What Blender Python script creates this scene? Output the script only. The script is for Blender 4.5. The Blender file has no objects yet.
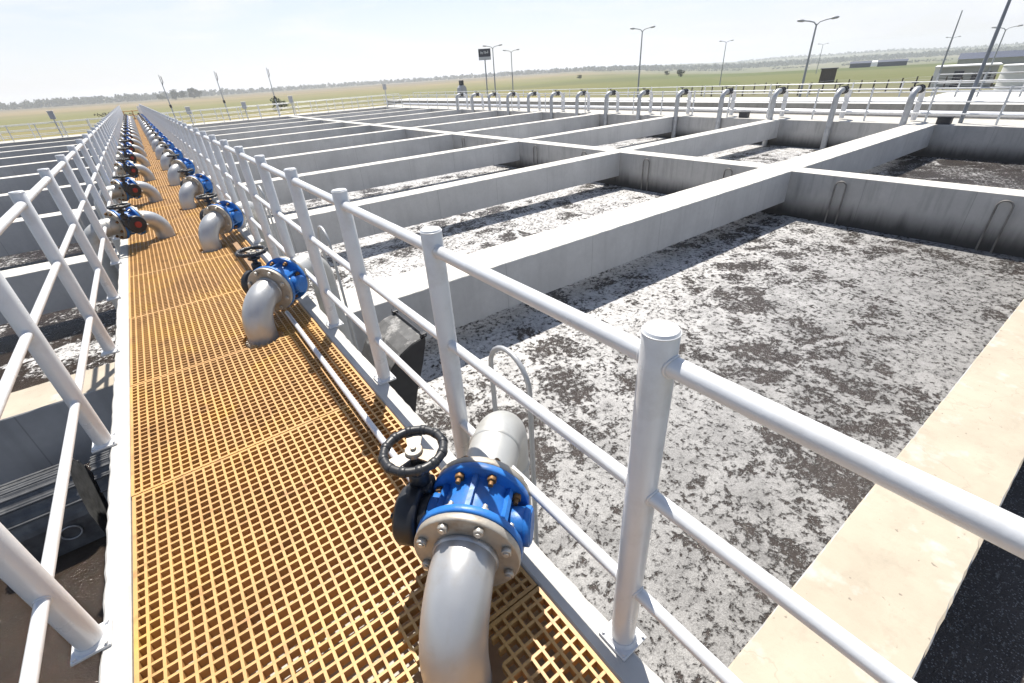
import bpy, bmesh, math, random
from mathutils import Vector, Matrix
random.seed(7)
sc = bpy.context.scene
COL = sc.collection
R = math.radians

# ------------------------------------------------------------------ node helpers
def new_mat(name):
    m = bpy.data.materials.new(name); m.use_nodes = True
    nt = m.node_tree
    return m, nt, nt.nodes['Principled BSDF']
def nd(nt, kind, **kw):
    n = nt.nodes.new(kind)
    for k, v in kw.items():
        if k.startswith('_'): setattr(n, k[1:], v)
        else: n.inputs[k.replace('__', ' ')].default_value = v
    return n
def lk(nt, a, b): nt.links.new(a, b)
def coords(nt, scale=(1, 1, 1), kind='Object', rot=(0, 0, 0)):
    tc = nt.nodes.new('ShaderNodeTexCoord'); mp = nt.nodes.new('ShaderNodeMapping')
    mp.inputs['Scale'].default_value = scale; mp.inputs['Rotation'].default_value = rot
    lk(nt, tc.outputs[kind], mp.inputs['Vector']); return mp.outputs['Vector']
def noise(nt, vec, scale, detail=4, rough=.55, dist=0):
    n = nd(nt, 'ShaderNodeTexNoise', Scale=scale, Detail=detail, Roughness=rough, Distortion=dist)
    if vec is not None: lk(nt, vec, n.inputs['Vector'])
    return n.outputs['Fac']
def ramp(nt, fac, stops, interp='LINEAR'):
    r = nt.nodes.new('ShaderNodeValToRGB'); r.color_ramp.interpolation = interp
    el = r.color_ramp.elements
    while len(el) < len(stops): el.new(.5)
    for e, (p, c) in zip(el, stops):
        e.position = p; e.color = (*c, 1) if isinstance(c, tuple) else (c, c, c, 1)
    lk(nt, fac, r.inputs['Fac']); return r.outputs['Color']
def mix(nt, fac, a, b, mode='MIX'):
    m = nt.nodes.new('ShaderNodeMix'); m.data_type = 'RGBA'; m.blend_type = mode
    for s, v in ((m.inputs['Factor'], fac), (m.inputs['A'], a), (m.inputs['B'], b)):
        if isinstance(v, (int, float)): s.default_value = v
        elif isinstance(v, tuple): s.default_value = (*v, 1)
        else: lk(nt, v, s)
    return m.outputs['Result']
def mth(nt, op, a, b=0, c=None, clamp=False):
    m = nt.nodes.new('ShaderNodeMath'); m.operation = op; m.use_clamp = clamp
    for i, v in enumerate((a, b) if c is None else (a, b, c)):
        if isinstance(v, (int, float)): m.inputs[i].default_value = v
        else: lk(nt, v, m.inputs[i])
    return m.outputs[0]
def mrange(nt, v, a, b, c=0, d=1, smooth=False):
    m = nt.nodes.new('ShaderNodeMapRange')
    if smooth: m.interpolation_type = 'SMOOTHSTEP'
    for i, x in enumerate((v, a, b, c, d)):
        if isinstance(x, (int, float)): m.inputs[i].default_value = x
        else: lk(nt, x, m.inputs[i])
    return m.outputs[0]
def bump(nt, bsdf, h, strength=.3, dist=.01):
    b = nd(nt, 'ShaderNodeBump', Strength=strength, Distance=dist)
    lk(nt, h, b.inputs['Height']); lk(nt, b.outputs['Normal'], bsdf.inputs['Normal'])

def simple(name, col, rough=.5, metal=0, var=.12, scale=6, bmp=0, bscale=40, spec=.5, dirt=None, dirt_amt=.5):
    m, nt, b = new_mat(name)
    v = coords(nt)
    n = noise(nt, v, scale, 5)
    lo = tuple(c * (1 - var) for c in col); hi = tuple(min(1, c * (1 + var)) for c in col)
    c = ramp(nt, n, [(.3, lo), (.7, hi)])
    if dirt:
        d = noise(nt, v, scale * .6 + 1.3, 6, .65)
        c = mix(nt, mth(nt, 'MULTIPLY', mrange(nt, d, .52, .72), dirt_amt), c, dirt)
    lk(nt, c, b.inputs['Base Color'])
    b.inputs['Metallic'].default_value = metal
    b.inputs['Specular IOR Level'].default_value = spec
    r = mrange(nt, noise(nt, v, scale * 2.3, 4), .3, .7, max(.03, rough - .08), min(1, rough + .1))
    lk(nt, r, b.inputs['Roughness'])
    if bmp: bump(nt, b, noise(nt, v, bscale, 6), bmp, .004)
    return m

M = {}
M['white_paint'] = simple('white_paint', (.68, .69, .70), .34, .12, .06, 4, .12, 60, dirt=(.40, .37, .32), dirt_amt=.45)
M['kerb'] = simple('kerb_concrete', (.50, .485, .455), .7, 0, .1, 5, .5, 50, dirt=(.45, .42, .37), dirt_amt=.4)
M['steel'] = simple('silver_pipe', (.46, .47, .48), .40, .5, .08, 4, .12, 25, dirt=(.36, .29, .20), dirt_amt=.55)
M['outlet_steel'] = simple('dull_outlet_pipe', (.50, .50, .48), .45, .4, .1, 3, .15, 25, dirt=(.26, .23, .18), dirt_amt=.7)
M['rubber_worn'] = simple('worn_rubber', (.085, .087, .09), .4, 0, .4, 9, .3, 40, dirt=(.2, .2, .19), dirt_amt=.6)
M['gal_flange'] = simple('stained_flange', (.42, .385, .33), .5, .45, .2, 9, .3, 60, dirt=(.20, .115, .05), dirt_amt=.9)
M['blue'] = simple('blue_enamel', (.022, .155, .48), .40, 0, .25, 9, .3, 45, spec=.45, dirt=(.10, .12, .15), dirt_amt=.55)
M['black'] = simple('black_casting', (.022, .023, .026), .42, 0, .2, 9, .15, 60)
M['rubber'] = simple('black_rubber', (.02, .021, .024), .5, 0, .25, 6, .2, 40)
M['dusty'] = simple('dusty_rubber', (.10, .10, .10), .7, 0, .3, 7, .3, 30, dirt=(.55, .54, .52), dirt_amt=.9)
M['rust'] = simple('rusty_bolt', (.22, .12, .05), .6, .5, .3, 30)
M['bolt'] = simple('zinc_bolt', (.5, .47, .42), .45, .6, .2, 30)
M['redcap'] = simple('red_cap', (.30, .03, .02), .45, 0, .15, 20)
M['conduit'] = simple('galvanised_conduit', (.62, .63, .66), .4, .3, .1, 6)
M['brown_pipe'] = simple('rusty_conduit', (.28, .17, .09), .6, .2, .2, 9)
M['grey_pipe'] = simple('grey_steel_pipe', (.44, .45, .46), .45, .35, .12, 4, dirt=(.2, .18, .15), dirt_amt=.5)
M['grey_box'] = simple('grey_box', (.40, .41, .43), .5, 0, .08, 4)
M['dark_box'] = simple('dark_housing', (.03, .03, .035), .5, 0, .2, 6)
M['pole'] = simple('pole_grey', (.20, .22, .25), .5, .2, .1, 3)
M['lamp_metal'] = simple('lamp_pole_grey', (.34, .36, .38), .5, .2, .1, 3)
M['bark'] = simple('bark', (.09, .07, .05), .9, 0, .25, 8)
M['roof_blue'] = simple('blue_roof', (.025, .04, .085), .6, 0, .15, 1.5)
M['bld_wall'] = simple('building_wall', (.34, .34, .32), .8, 0, .1, 1.2)
M['bld_white'] = simple('building_white', (.7, .7, .68), .7, 0, .06, 1.2)
M['glass_dark'] = simple('dark_opening', (.03, .03, .05), .25, 0, .2, 3)
M['sheet_white'] = simple('white_sheeting', (.72, .74, .76), .5, 0, .06, .8)
M['timber'] = simple('weathered_post', (.07, .055, .045), .9, 0, .3, 6)

def grating_mat():
    m, nt, b = new_mat('yellow_grating')
    v = coords(nt, kind='Object'); 
    geo = nt.nodes.new('ShaderNodeNewGeometry')
    w = geo.outputs['Position']
    n1 = noise(nt, w, 1.7, 5, .6); n2 = noise(nt, w, 9, 4, .6)
    c = ramp(nt, n1, [(.30, (.41, .225, .08)), (.5, (.53, .305, .11)), (.72, (.57, .325, .085))])
    c = mix(nt, mrange(nt, n2, .56, .74, 0, .65), c, (.20, .095, .035))
    c = mix(nt, mrange(nt, noise(nt, w, 2.6, 3), .6, .72, 0, .45), c, (.66, .40, .06))
    lk(nt, c, b.inputs['Base Color']); b.inputs['Roughness'].default_value = .5
    b.inputs['Subsurface Weight'].default_value = 0
    bump(nt, b, noise(nt, w, 160, 3), .25, .002)
    return m
M['grating'] = grating_mat()

def concrete_mat(name, col, streaks=.35, waterline=None, top=None):
    """cast concrete; streaks run down the faces, a wet stain rises from the water"""
    m, nt, b = new_mat(name)
    geo = nt.nodes.new('ShaderNodeNewGeometry'); w = geo.outputs['Position']
    sx = nt.nodes.new('ShaderNodeSeparateXYZ'); lk(nt, w, sx.inputs[0])
    n = noise(nt, w, 1.1, 6, .6); n2 = noise(nt, w, 14, 5, .6)
    crn = nt.nodes.new('ShaderNodeTexVoronoi'); crn.feature = 'DISTANCE_TO_EDGE'; crn.inputs['Scale'].default_value = .55
    cva = nt.nodes.new('ShaderNodeVectorMath'); cva.operation = 'MULTIPLY_ADD'; cn = nd(nt, 'ShaderNodeTexNoise', Scale=3.5, Detail=5); lk(nt, w, cn.inputs['Vector'])
    lk(nt, cn.outputs['Color'], cva.inputs[0]); cva.inputs[1].default_value = (.45, .45, .45); lk(nt, w, cva.inputs[2]); lk(nt, cva.outputs[0], crn.inputs['Vector'])
    crack = mrange(nt, crn.outputs['Distance'], .0008, .0028, 1, 0)
    c = ramp(nt, n, [(.3, tuple(x * .86 for x in col)), (.7, tuple(x * 1.1 for x in col))])
    c = mix(nt, mrange(nt, n2, .35, .7, 0, .22), c, tuple(x * .7 for x in col))
    mp = nt.nodes.new('ShaderNodeMapping'); mp.inputs['Scale'].default_value = (3.2, 3.2, .22); lk(nt, w, mp.inputs['Vector'])
    st = noise(nt, mp.outputs[0], 1.6, 5, .65)
    sep = nt.nodes.new('ShaderNodeSeparateXYZ'); lk(nt, geo.outputs['Normal'], sep.inputs[0])
    side = mth(nt, 'SUBTRACT', 1, mth(nt, 'ABSOLUTE', sep.outputs['Z']), clamp=True)
    c = mix(nt, mth(nt, 'MULTIPLY', mth(nt, 'MULTIPLY', mrange(nt, st, .5, .75), streaks), side), c, (.10, .095, .085))
    # formwork joints every 1.25 m, hair lines on the sides only
    for ax in ('X', 'Y'):
        fr = mth(nt, 'FRACT', mth(nt, 'MULTIPLY', sx.outputs[ax], 1 / 1.83))
        ln = mth(nt, 'MULTIPLY', mth(nt, 'LESS_THAN', fr, .006), side)
        c = mix(nt, mth(nt, 'MULTIPLY', ln, .4), c, (.12, .12, .11))
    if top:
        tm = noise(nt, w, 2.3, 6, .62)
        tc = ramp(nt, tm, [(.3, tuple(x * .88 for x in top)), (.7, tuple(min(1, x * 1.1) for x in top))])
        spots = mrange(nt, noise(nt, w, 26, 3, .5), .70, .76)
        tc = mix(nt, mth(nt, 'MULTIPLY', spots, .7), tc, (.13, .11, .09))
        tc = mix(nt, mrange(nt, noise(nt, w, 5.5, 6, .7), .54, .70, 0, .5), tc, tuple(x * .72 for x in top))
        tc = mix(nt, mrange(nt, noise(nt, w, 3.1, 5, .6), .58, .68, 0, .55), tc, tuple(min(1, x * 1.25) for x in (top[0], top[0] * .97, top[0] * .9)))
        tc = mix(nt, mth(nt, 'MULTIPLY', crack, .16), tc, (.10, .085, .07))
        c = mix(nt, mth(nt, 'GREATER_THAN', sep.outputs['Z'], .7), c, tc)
    if waterline is not None:
        z = mth(nt, 'ADD', sx.outputs['Z'], mth(nt, 'MULTIPLY', mth(nt, 'SUBTRACT', st, .5), .4))
        f = mrange(nt, z, waterline + .06, waterline + .62, .93, 0, True)
        c = mix(nt, f, c, (.022, .02, .018))
    lk(nt, c, b.inputs['Base Color']); b.inputs['Roughness'].default_value = .78
    bump(nt, b, mth(nt, 'ADD', n2, mth(nt, 'MULTIPLY', noise(nt, w, 60, 4), .5)), .25, .006)
    return m
WZ = -1.97
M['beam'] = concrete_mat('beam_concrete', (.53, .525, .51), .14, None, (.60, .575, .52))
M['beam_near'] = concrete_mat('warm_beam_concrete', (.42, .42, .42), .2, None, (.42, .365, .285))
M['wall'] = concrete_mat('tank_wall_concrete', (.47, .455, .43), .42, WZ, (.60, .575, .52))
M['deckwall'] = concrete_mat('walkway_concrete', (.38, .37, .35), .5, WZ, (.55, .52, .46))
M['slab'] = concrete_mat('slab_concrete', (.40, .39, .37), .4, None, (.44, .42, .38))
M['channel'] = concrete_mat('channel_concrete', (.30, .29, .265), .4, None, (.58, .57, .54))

def water_mat(name, cover, streak=0.0, brown=(.050, .042, .038), foamc=(.375, .368, .36), ys=None):
    m, nt, b = new_mat(name)
    geo = nt.nodes.new('ShaderNodeNewGeometry'); w = geo.outputs['Position']
    sx = nt.nodes.new('ShaderNodeSeparateXYZ'); lk(nt, w, sx.inputs[0])
    # slow swirls push the coordinates about
    wn = nd(nt, 'ShaderNodeTexNoise', Scale=.9, Detail=3); lk(nt, w, wn.inputs['Vector'])
    va = nt.nodes.new('ShaderNodeVectorMath'); va.operation = 'MULTIPLY_ADD'
    lk(nt, wn.outputs['Color'], va.inputs[0]); va.inputs[1].default_value = (.9, .9, 0); lk(nt, w, va.inputs[2])
    q = va.outputs[0]
    big = noise(nt, q, .62, 2, .5, .05)
    mid = noise(nt, q, 2.5, 3, .55, .1)
    wv = nt.nodes.new('ShaderNodeVectorMath'); wv.operation = 'MULTIPLY_ADD'; wq = nd(nt, 'ShaderNodeTexNoise', Scale=2.6, Detail=3); lk(nt, w, wq.inputs['Vector'])
    lk(nt, wq.outputs['Color'], wv.inputs[0]); wv.inputs[1].default_value = (.17, .17, 0); lk(nt, w, wv.inputs[2]); w2 = wv.outputs[0]
    fleck = noise(nt, w2, 18, 3, .55, .1)
    small = noise(nt, w, 52, 2.5, .55, .1)
    marble = noise(nt, w2, 3.4, 5, .68, .8)
    grain = noise(nt, w, 90, 3, .6)
    vo = nd(nt, 'ShaderNodeTexVoronoi', Scale=1.15, _feature='DISTANCE_TO_EDGE'); lk(nt, q, vo.inputs['Vector'])
    web = mrange(nt, vo.outputs['Distance'], 0, .2, 1, 0, True)
    # dark open cells, parted by drift lines of foam
    sgn = mth(nt, 'ADD', mth(nt, 'MULTIPLY', big, .66), mth(nt, 'MULTIPLY', mid, .34))
    openp = mth(nt, 'MULTIPLY', mrange(nt, sgn, .43, .58, 0, 1, True), mth(nt, 'SUBTRACT', 1, mth(nt, 'MULTIPLY', web, .85)))
    thr = mth(nt, 'ADD', mrange(nt, openp, 0, 1, .40, .555), mth(nt, 'MULTIPLY', mth(nt, 'SUBTRACT', marble, .5), .16))
    if ys:
        for (y0, y1, add) in ys:
            inside = mth(nt, 'MULTIPLY', mth(nt, 'GREATER_THAN', sx.outputs['Y'], y0), mth(nt, 'LESS_THAN', sx.outputs['Y'], y1))
            thr = mth(nt, 'ADD', thr, mth(nt, 'MULTIPLY', inside, add))
    thr = mth(nt, 'SUBTRACT', thr, cover)
    if streak:
        mp = nt.nodes.new('ShaderNodeMapping'); mp.inputs['Scale'].default_value = (.35, 1.6, 1); lk(nt, q, mp.inputs['Vector'])
        sk = noise(nt, mp.outputs[0], 1.2, 4, .6, .5)
        thr = mth(nt, 'SUBTRACT', thr, mrange(nt, sk, .52, .72, 0, streak, True))
    f = mth(nt, 'ADD', mth(nt, 'MULTIPLY', fleck, .7), mth(nt, 'MULTIPLY', small, .3))
    foam = mrange(nt, mth(nt, 'SUBTRACT', f, thr), -.045, .05, 0, 1, True)
    # pale bubble dots on the open liquor, sun glints painted into the colour
    bv = nd(nt, 'ShaderNodeTexVoronoi', Scale=70); lk(nt, w, bv.inputs['Vector'])
    bs = nt.nodes.new('ShaderNodeSeparateColor'); lk(nt, bv.outputs['Color'], bs.inputs[0])
    glint_dots = mth(nt, 'MULTIPLY', mth(nt, 'LESS_THAN', bv.outputs['Distance'], .36), mth(nt, 'GREATER_THAN', bs.outputs[0], .62))
    dark = ramp(nt, mid, [(.3, tuple(x * .75 for x in brown)), (.7, tuple(x * 1.3 for x in brown))])
    dark = mix(nt, mth(nt, 'MULTIPLY', glint_dots, .6 if cover > -.1 else .02), dark, tuple(x * .95 for x in foamc))
    far = mrange(nt, sx.outputs['Y'], 1.0, 6.5, .62, 1.5, True)  # foam whitened with distance, grazing sun glare put into its colour
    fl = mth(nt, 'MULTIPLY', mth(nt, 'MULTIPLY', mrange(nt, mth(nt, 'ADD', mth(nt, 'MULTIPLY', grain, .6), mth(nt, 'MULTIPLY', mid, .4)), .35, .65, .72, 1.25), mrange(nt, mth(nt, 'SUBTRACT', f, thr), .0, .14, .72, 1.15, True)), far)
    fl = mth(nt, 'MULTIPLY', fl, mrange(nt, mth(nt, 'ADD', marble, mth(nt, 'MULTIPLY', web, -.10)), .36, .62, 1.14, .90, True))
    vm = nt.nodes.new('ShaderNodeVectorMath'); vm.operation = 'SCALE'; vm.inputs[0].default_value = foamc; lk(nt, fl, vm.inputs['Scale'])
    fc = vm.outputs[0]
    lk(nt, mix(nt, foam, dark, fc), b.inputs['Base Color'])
    lk(nt, mrange(nt, foam, 0, 1, .08, .24), b.inputs['Roughness'])
    b.inputs['IOR'].default_value = 1.33
    h = mth(nt, 'ADD', mth(nt, 'MULTIPLY', foam, .7), mth(nt, 'ADD', mth(nt, "MULTIPLY", grain, .6), mth(nt, 'MULTIPLY', glint_dots, .5)))
    h = mth(nt, 'ADD', h, mth(nt, 'MULTIPLY', mid, 2.2))
    bump(nt, b, h, .9, .02)
    return m
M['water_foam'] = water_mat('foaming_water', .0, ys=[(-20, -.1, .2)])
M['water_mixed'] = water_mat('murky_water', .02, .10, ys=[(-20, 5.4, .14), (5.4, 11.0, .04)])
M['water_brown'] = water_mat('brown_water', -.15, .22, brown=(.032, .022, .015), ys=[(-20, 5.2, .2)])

def ground_mat():
    m, nt, b = new_mat('fields')
    geo = nt.nodes.new('ShaderNodeNewGeometry'); w = geo.outputs['Position']
    sx = nt.nodes.new('ShaderNodeSeparateXYZ'); lk(nt, w, sx.inputs[0])
    ln = nt.nodes.new('ShaderNodeVectorMath'); ln.operation = 'LENGTH'; lk(nt, w, ln.inputs[0])
    d = ln.outputs['Value']
    n1 = noise(nt, w, .004, 4, .6); n2 = noise(nt, w, .05, 6, .65); n3 = noise(nt, w, .9, 5, .7)
    dl = mth(nt, 'LOGARITHM', mth(nt, 'MAXIMUM', d, 10), 10)
    dl = mth(nt, 'ADD', dl, mth(nt, 'MULTIPLY', mth(nt, 'SUBTRACT', n1, .5), .45))
    # heading: 0 = straight along the walkway, 1 = far right of the view
    hd = mth(nt, 'ARCTAN2', sx.outputs['X'], sx.outputs['Y'])
    right = mrange(nt, hd, .55, 1.05, 0, 1, True)
    u = mrange(nt, dl, 1.7, 3.4)
    left_c = ramp(nt, u, [(.10, (.20, .18, .15)), (.20, (.23, .19, .07)), (.30, (.19, .17, .07)), (.44, (.16, .165, .065)),
                          (.56, (.25, .195, .11)), (.66, (.25, .18, .12)), (.76, (.12, .085, .065)), (.9, (.20, .16, .11))])
    right_c = ramp(nt, u, [(.10, (.17, .16, .12)), (.22, (.11, .13, .045)), (.36, (.12, .14, .06)), (.44, (.085, .115, .042)), (.56, (.115, .14, .065)),
                           (.64, (.20, .175, .11)), (.74, (.10, .115, .06)), (.8, (.17, .155, .10)), (.9, (.12, .12, .085))])
    c = mix(nt, right, left_c, right_c)
    c = mix(nt, mrange(nt, n2, .4, .7, 0, .4), c, (.10, .11, .04))
    c = mix(nt, mrange(nt, n3, .45, .75, 0, .35), c, (.22, .19, .10))
    mpf = nt.nodes.new('ShaderNodeMapping'); mpf.inputs['Scale'].default_value = (.0035, .016, 1); mpf.inputs['Rotation'].default_value = (0, 0, .5); lk(nt, w, mpf.inputs['Vector'])
    fv = nd(nt, 'ShaderNodeTexVoronoi', Scale=1.0); lk(nt, mpf.outputs[0], fv.inputs['Vector'])
    fh = nt.nodes.new('ShaderNodeSeparateColor'); lk(nt, fv.outputs['Color'], fh.inputs[0])
    c = mix(nt, mrange(nt, fh.outputs[0], .45, .6, 0, .22), c, (.20, .18, .10))
    c = mix(nt, mrange(nt, fh.outputs[1], .6, .75, 0, .5), c, (.085, .10, .045))
    lk(nt, c, b.inputs['Base Color']); b.inputs['Roughness'].default_value = .95
    b.inputs['Specular IOR Level'].default_value = .1
    return m
M['ground'] = ground_mat()
def leaf_mat(name, col):
    m, nt, b = new_mat(name)
    oi = nt.nodes.new('ShaderNodeNewGeometry')
    n = noise(nt, oi.outputs['Position'], .6, 3)
    c = ramp(nt, n, [(.3, tuple(x * .6 for x in col)), (.7, tuple(x * 1.5 for x in col))])
    lk(nt, c, b.inputs['Base Color']); b.inputs['Roughness'].default_value = .8
    b.inputs['Specular IOR Level'].default_value = .2
    return m
M['leaf_dark'] = leaf_mat('dark_leaves', (.035, .05, .025))
M['leaf'] = leaf_mat('leaves', (.06, .08, .03))
M['leaf_dry'] = leaf_mat('dry_leaves', (.10, .085, .06))
def plain(name, col, rough=.6):
    m, nt, b = new_mat(name); b.inputs['Base Color'].default_value = (*col, 1); b.inputs['Roughness'].default_value = rough; return m
M['sign_dark'] = plain('sign_dark', (.03, .035, .05)); M['sign_pale'] = plain('sign_pale', (.5, .52, .53))

# ------------------------------------------------------------------ mesh builder
class MB:
    def __init__(s): s.bm = bmesh.new()
    def face(s, pts, smooth=False, mi=0):
        f = s.bm.faces.new([s.bm.verts.new(p) for p in pts]); f.smooth = smooth; f.material_index = mi; return s
    def box(s, lo, hi, bev=0, mi=0, mat=None):
        x0, y0, z0 = lo; x1, y1, z1 = hi
        v = [s.bm.verts.new(p) for p in ((x0,y0,z0),(x1,y0,z0),(x1,y1,z0),(x0,y1,z0),(x0,y0,z1),(x1,y0,z1),(x1,y1,z1),(x0,y1,z1))]
        fs = [s.bm.faces.new([v[i] for i in q]) for q in ((3,2,1,0),(4,5,6,7),(0,1,5,4),(1,2,6,5),(2,3,7,6),(3,0,4,7))]
        for f in fs: f.material_index = mi
        if mat is not None:
            for q in v: q.co = mat @ q.co
        if bev:
            es = list({e for f in fs for e in f.edges})
            bmesh.ops.bevel(s.bm, geom=es, offset=bev, segments=2, affect='EDGES', profile=.5)
        return s
    def tube(s, path, r, n=16, caps=True, mi=0, closed=False):
        """round tube along a path; r a number or one per point"""
        P = [Vector(p) for p in path]; N = len(P)
        rr = r if isinstance(r, (list, tuple)) else [r] * N
        rings = []; up = None
        for i, p in enumerate(P):
            if closed: t = (P[(i+1) % N] - P[i-1]).normalized()
            else: t = ((P[min(i+1, N-1)] - P[max(i-1, 0)])).normalized()
            if up is None:
                up = Vector((0,0,1)) if abs(t.z) < .9 else Vector((1,0,0))
            a = (up - t * up.dot(t)).normalized(); up = a; bb = t.cross(a)
            rings.append([s.bm.verts.new(p + (a * math.cos(2*math.pi*k/n) + bb * math.sin(2*math.pi*k/n)) * rr[i]) for k in range(n)])
        for i in range(N if closed else N - 1):
            A, B = rings[i], rings[(i+1) % N]
            for k in range(n):
                f = s.bm.faces.new((A[k], A[(k+1) % n], B[(k+1) % n], B[k])); f.smooth = True; f.material_index = mi
        if caps and not closed:
            for ring, rev in ((rings[0], True), (rings[-1], False)):
                vs = [s.bm.verts.new(v.co) for v in ring]
                f = s.bm.faces.new(vs[::-1] if rev else vs); f.material_index = mi
        return s
    def cyl(s, a, b, r, n=24, mi=0, bev=0):
        a = Vector(a); b = Vector(b)
        if bev:
            t = (b - a).normalized()
            return s.tube([a, a + t*1e-4, a + t * bev, b - t * bev, b - t*1e-4, b], [r - bev, r - bev*.9, r, r, r - bev*.9, r - bev], n, True, mi)
        return s.tube([a, b], r, n, True, mi)
    def prism(s, prof, axis, lo, hi, mi=0, smooth=False):
        """closed profile (list of 2-D points) extruded along an axis: 'x' profile is (y,z); 'y' profile is (x,z); 'z' profile is (x,y)"""
        def P(u, v, w): return {'x': (w, u, v), 'y': (u, w, v), 'z': (u, v, w)}[axis]
        n = len(prof)
        for k in range(n):
            (u0, v0), (u1, v1) = prof[k], prof[(k+1) % n]
            s.face([P(u0,v0,lo), P(u1,v1,lo), P(u1,v1,hi), P(u0,v0,hi)], smooth, mi)
        s.face([P(u,v,lo) for u, v in prof[::-1]], False, mi); s.face([P(u,v,hi) for u, v in prof], False, mi)
        return s
    def mesh(s, name, mats):
        bmesh.ops.recalc_face_normals(s.bm, faces=s.bm.faces)
        me = bpy.data.meshes.new(name); s.bm.to_mesh(me); s.bm.free()
        for m in (mats if isinstance(mats, (list, tuple)) else [mats]): me.materials.append(M[m] if isinstance(m, str) else m)
        return me
    def build(s, name, mats, parent=None, loc=None):
        return link(name, s.mesh(name, mats), parent, loc)
def link(name, me, parent=None, loc=None):
    o = bpy.data.objects.new(name, me); COL.objects.link(o)
    if parent is not None: o.parent = parent
    if loc is not None: o.location = loc
    return o
def thing(name, label, cat, loc=(0,0,0), rz=0, group=None):
    o = bpy.data.objects.new(name, None); o.empty_display_size = .1; COL.objects.link(o)
    o.location = loc; o.rotation_euler = (0, 0, rz)
    return tag(o, label, cat, group)
def tag(o, label, cat, group=None):
    o['label'] = label; o['category'] = cat
    if group: o['group'] = group
    return o
def kind(o, k): o['kind'] = k; return o
def copy_tree(o, parent=None, skip=()):
    c = o.copy(); COL.objects.link(c)
    if parent is not None: c.parent = parent
    for ch in list(o.children):
        if ch.name.split('.')[0] not in skip: copy_tree(ch, c, skip)
    return c
ORD = ['nearest', 'second', 'third', 'fourth', 'fifth', 'sixth', 'seventh', 'eighth', 'ninth', 'tenth', 'eleventh', 'twelfth', 'thirteenth',
       'fourteenth', 'fifteenth', 'sixteenth', 'seventeenth', 'eighteenth', 'nineteenth', 'twentieth', 'twenty-first', 'twenty-second',
       'twenty-third', 'twenty-fourth', 'twenty-fifth']
def arc(c, r, a0, a1, n, plane='xz'):
    out = []
    for i in range(n + 1):
        a = a0 + (a1 - a0) * i / n
        u, v = r * math.cos(a), r * math.sin(a)
        out.append((c[0] + u, c[1], c[2] + v) if plane == 'xz' else (c[0], c[1] + u, c[2] + v) if plane == 'yz' else (c[0] + u, c[1] + v, c[2]))
    return out

ZT = -.90                 # top of the basin walls
YE = 54.3                 # inner face of the end wall
Y0 = -6.0                 # behind the camera
XW1, XW2 = 12.32, 22.75   # left faces of the long walls

# ------------------------------------------------------------------ walkway
YD = 53.2
mb = MB()
mb.box((-.62, Y0, -.42), (.575, YD, -.30))
walk = kind(mb.build('walkway', 'slab'), 'structure')
def rough_kerb(x0, x1, sgn):
    b = MB(); ys = [Y0]
    while ys[-1] < YD: ys.append(min(YD, ys[-1] + (.05 if ys[-1] < 9 else .5)))
    prev = None
    for y in ys:
        j = (random.random() - .5) * .007 if y < 9 else 0
        k = (random.random() - .5) * .004 if y < 9 else 0
        xa, xb = (x0 + j, x1) if sgn < 0 else (x0, x1 + j)
        ring = [b.bm.verts.new(p) for p in ((xa, y, -.3), (xa, y, -.008), (xa + .008, y, k*.3), (xb - .008, y, k*.3), (xb, y, -.008), (xb, y, -.3))]
        if prev:
            for i in range(6): b.bm.faces.new((prev[i], ring[i], ring[(i+1) % 6], prev[(i+1) % 6]))
        else: b.bm.faces.new(ring)
        prev = ring
    b.bm.faces.new(prev[::-1]); return b
tag(rough_kerb(-.685, -.603, -1).build('kerb', 'kerb'), 'white concrete kerb strip along the left edge of the yellow walkway', 'kerb')
tag(rough_kerb(.558, .655, 1).build('kerb', 'kerb'), 'white concrete kerb strip under the right hand railing', 'kerb')
for s, x0, x1, lab in ((-1, -.66, -.44, 'grey concrete wall carrying the left side of the walkway'), (1, .40, .63, 'grey concrete wall carrying the right side of the walkway')):
    o = MB().box((x0, Y0, -3.2), (x1, YD, -.42)).build('support_wall', 'deckwall'); tag(o, lab, 'wall')

# grating: moulded panels, 40 mm mesh
def grating_mesh(L, holes=()):
    b = MB(); x0, x1 = -.598, .553; p = (x1 - x0) / 29; t = .0047; H = .038
    def clear(x, y): return all((x - hx) ** 2 + (y - hy) ** 2 > hr * hr for hx, hy, hr in holes)
    def bar(a, c, half, along):
        if along == 'y':
            b.box((a - half, c[0], -H), (a + half, c[1], 0))
        else:
            b.box((c[0], a - half, -H + .001), (c[1], a + half, -.0012))
    def cut(fixed, lo, hi, along):
        segs = [(lo, hi)]
        for hx, hy, hr in holes:
            d = (fixed - hx) if along == 'y' else (fixed - hy)
            if abs(d) < hr:
                h = math.sqrt(hr * hr - d * d); c = hy if along == 'y' else hx
                new = []
                for u, v in segs:
                    if v <= c - h or u >= c + h: new.append((u, v))
                    else:
                        if u < c - h: new.append((u, c - h))
                        if v > c + h: new.append((c + h, v))
                segs = new
        return segs
    for i in range(30):
        x = x0 + i * p; e = .0065 if i in (0, 29) else t
        for sg in cut(x, 0, L, 'y'): bar(min(max(x, x0 + e), x1 - e), sg, e, 'y')
    n = max(2, round(L / p))
    for j in range(n + 1):
        y = L * j / n; e = .0065 if j in (0, n) else t
        for sg in cut(y, x0, x1, 'x'): bar(min(max(y, e), L - e), sg, e, 'x')
    return b.mesh('floor_grating', 'grating')
RV = [.67 + 2.73 * i for i in range(19)]       # feet of the right hand row of pipes
LV = [7.22 + 2.80 * i for i in range(16)]      # feet of the left hand row
FX = .195; LX = -.20
cuts = [-1.65, -.48, .735, 2.185, 3.285]
while cuts[-1] < YD - .4: cuts.append(cuts[-1] + 1.216)
cuts[-1] = min(cuts[-1], YD)
std = None
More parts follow.
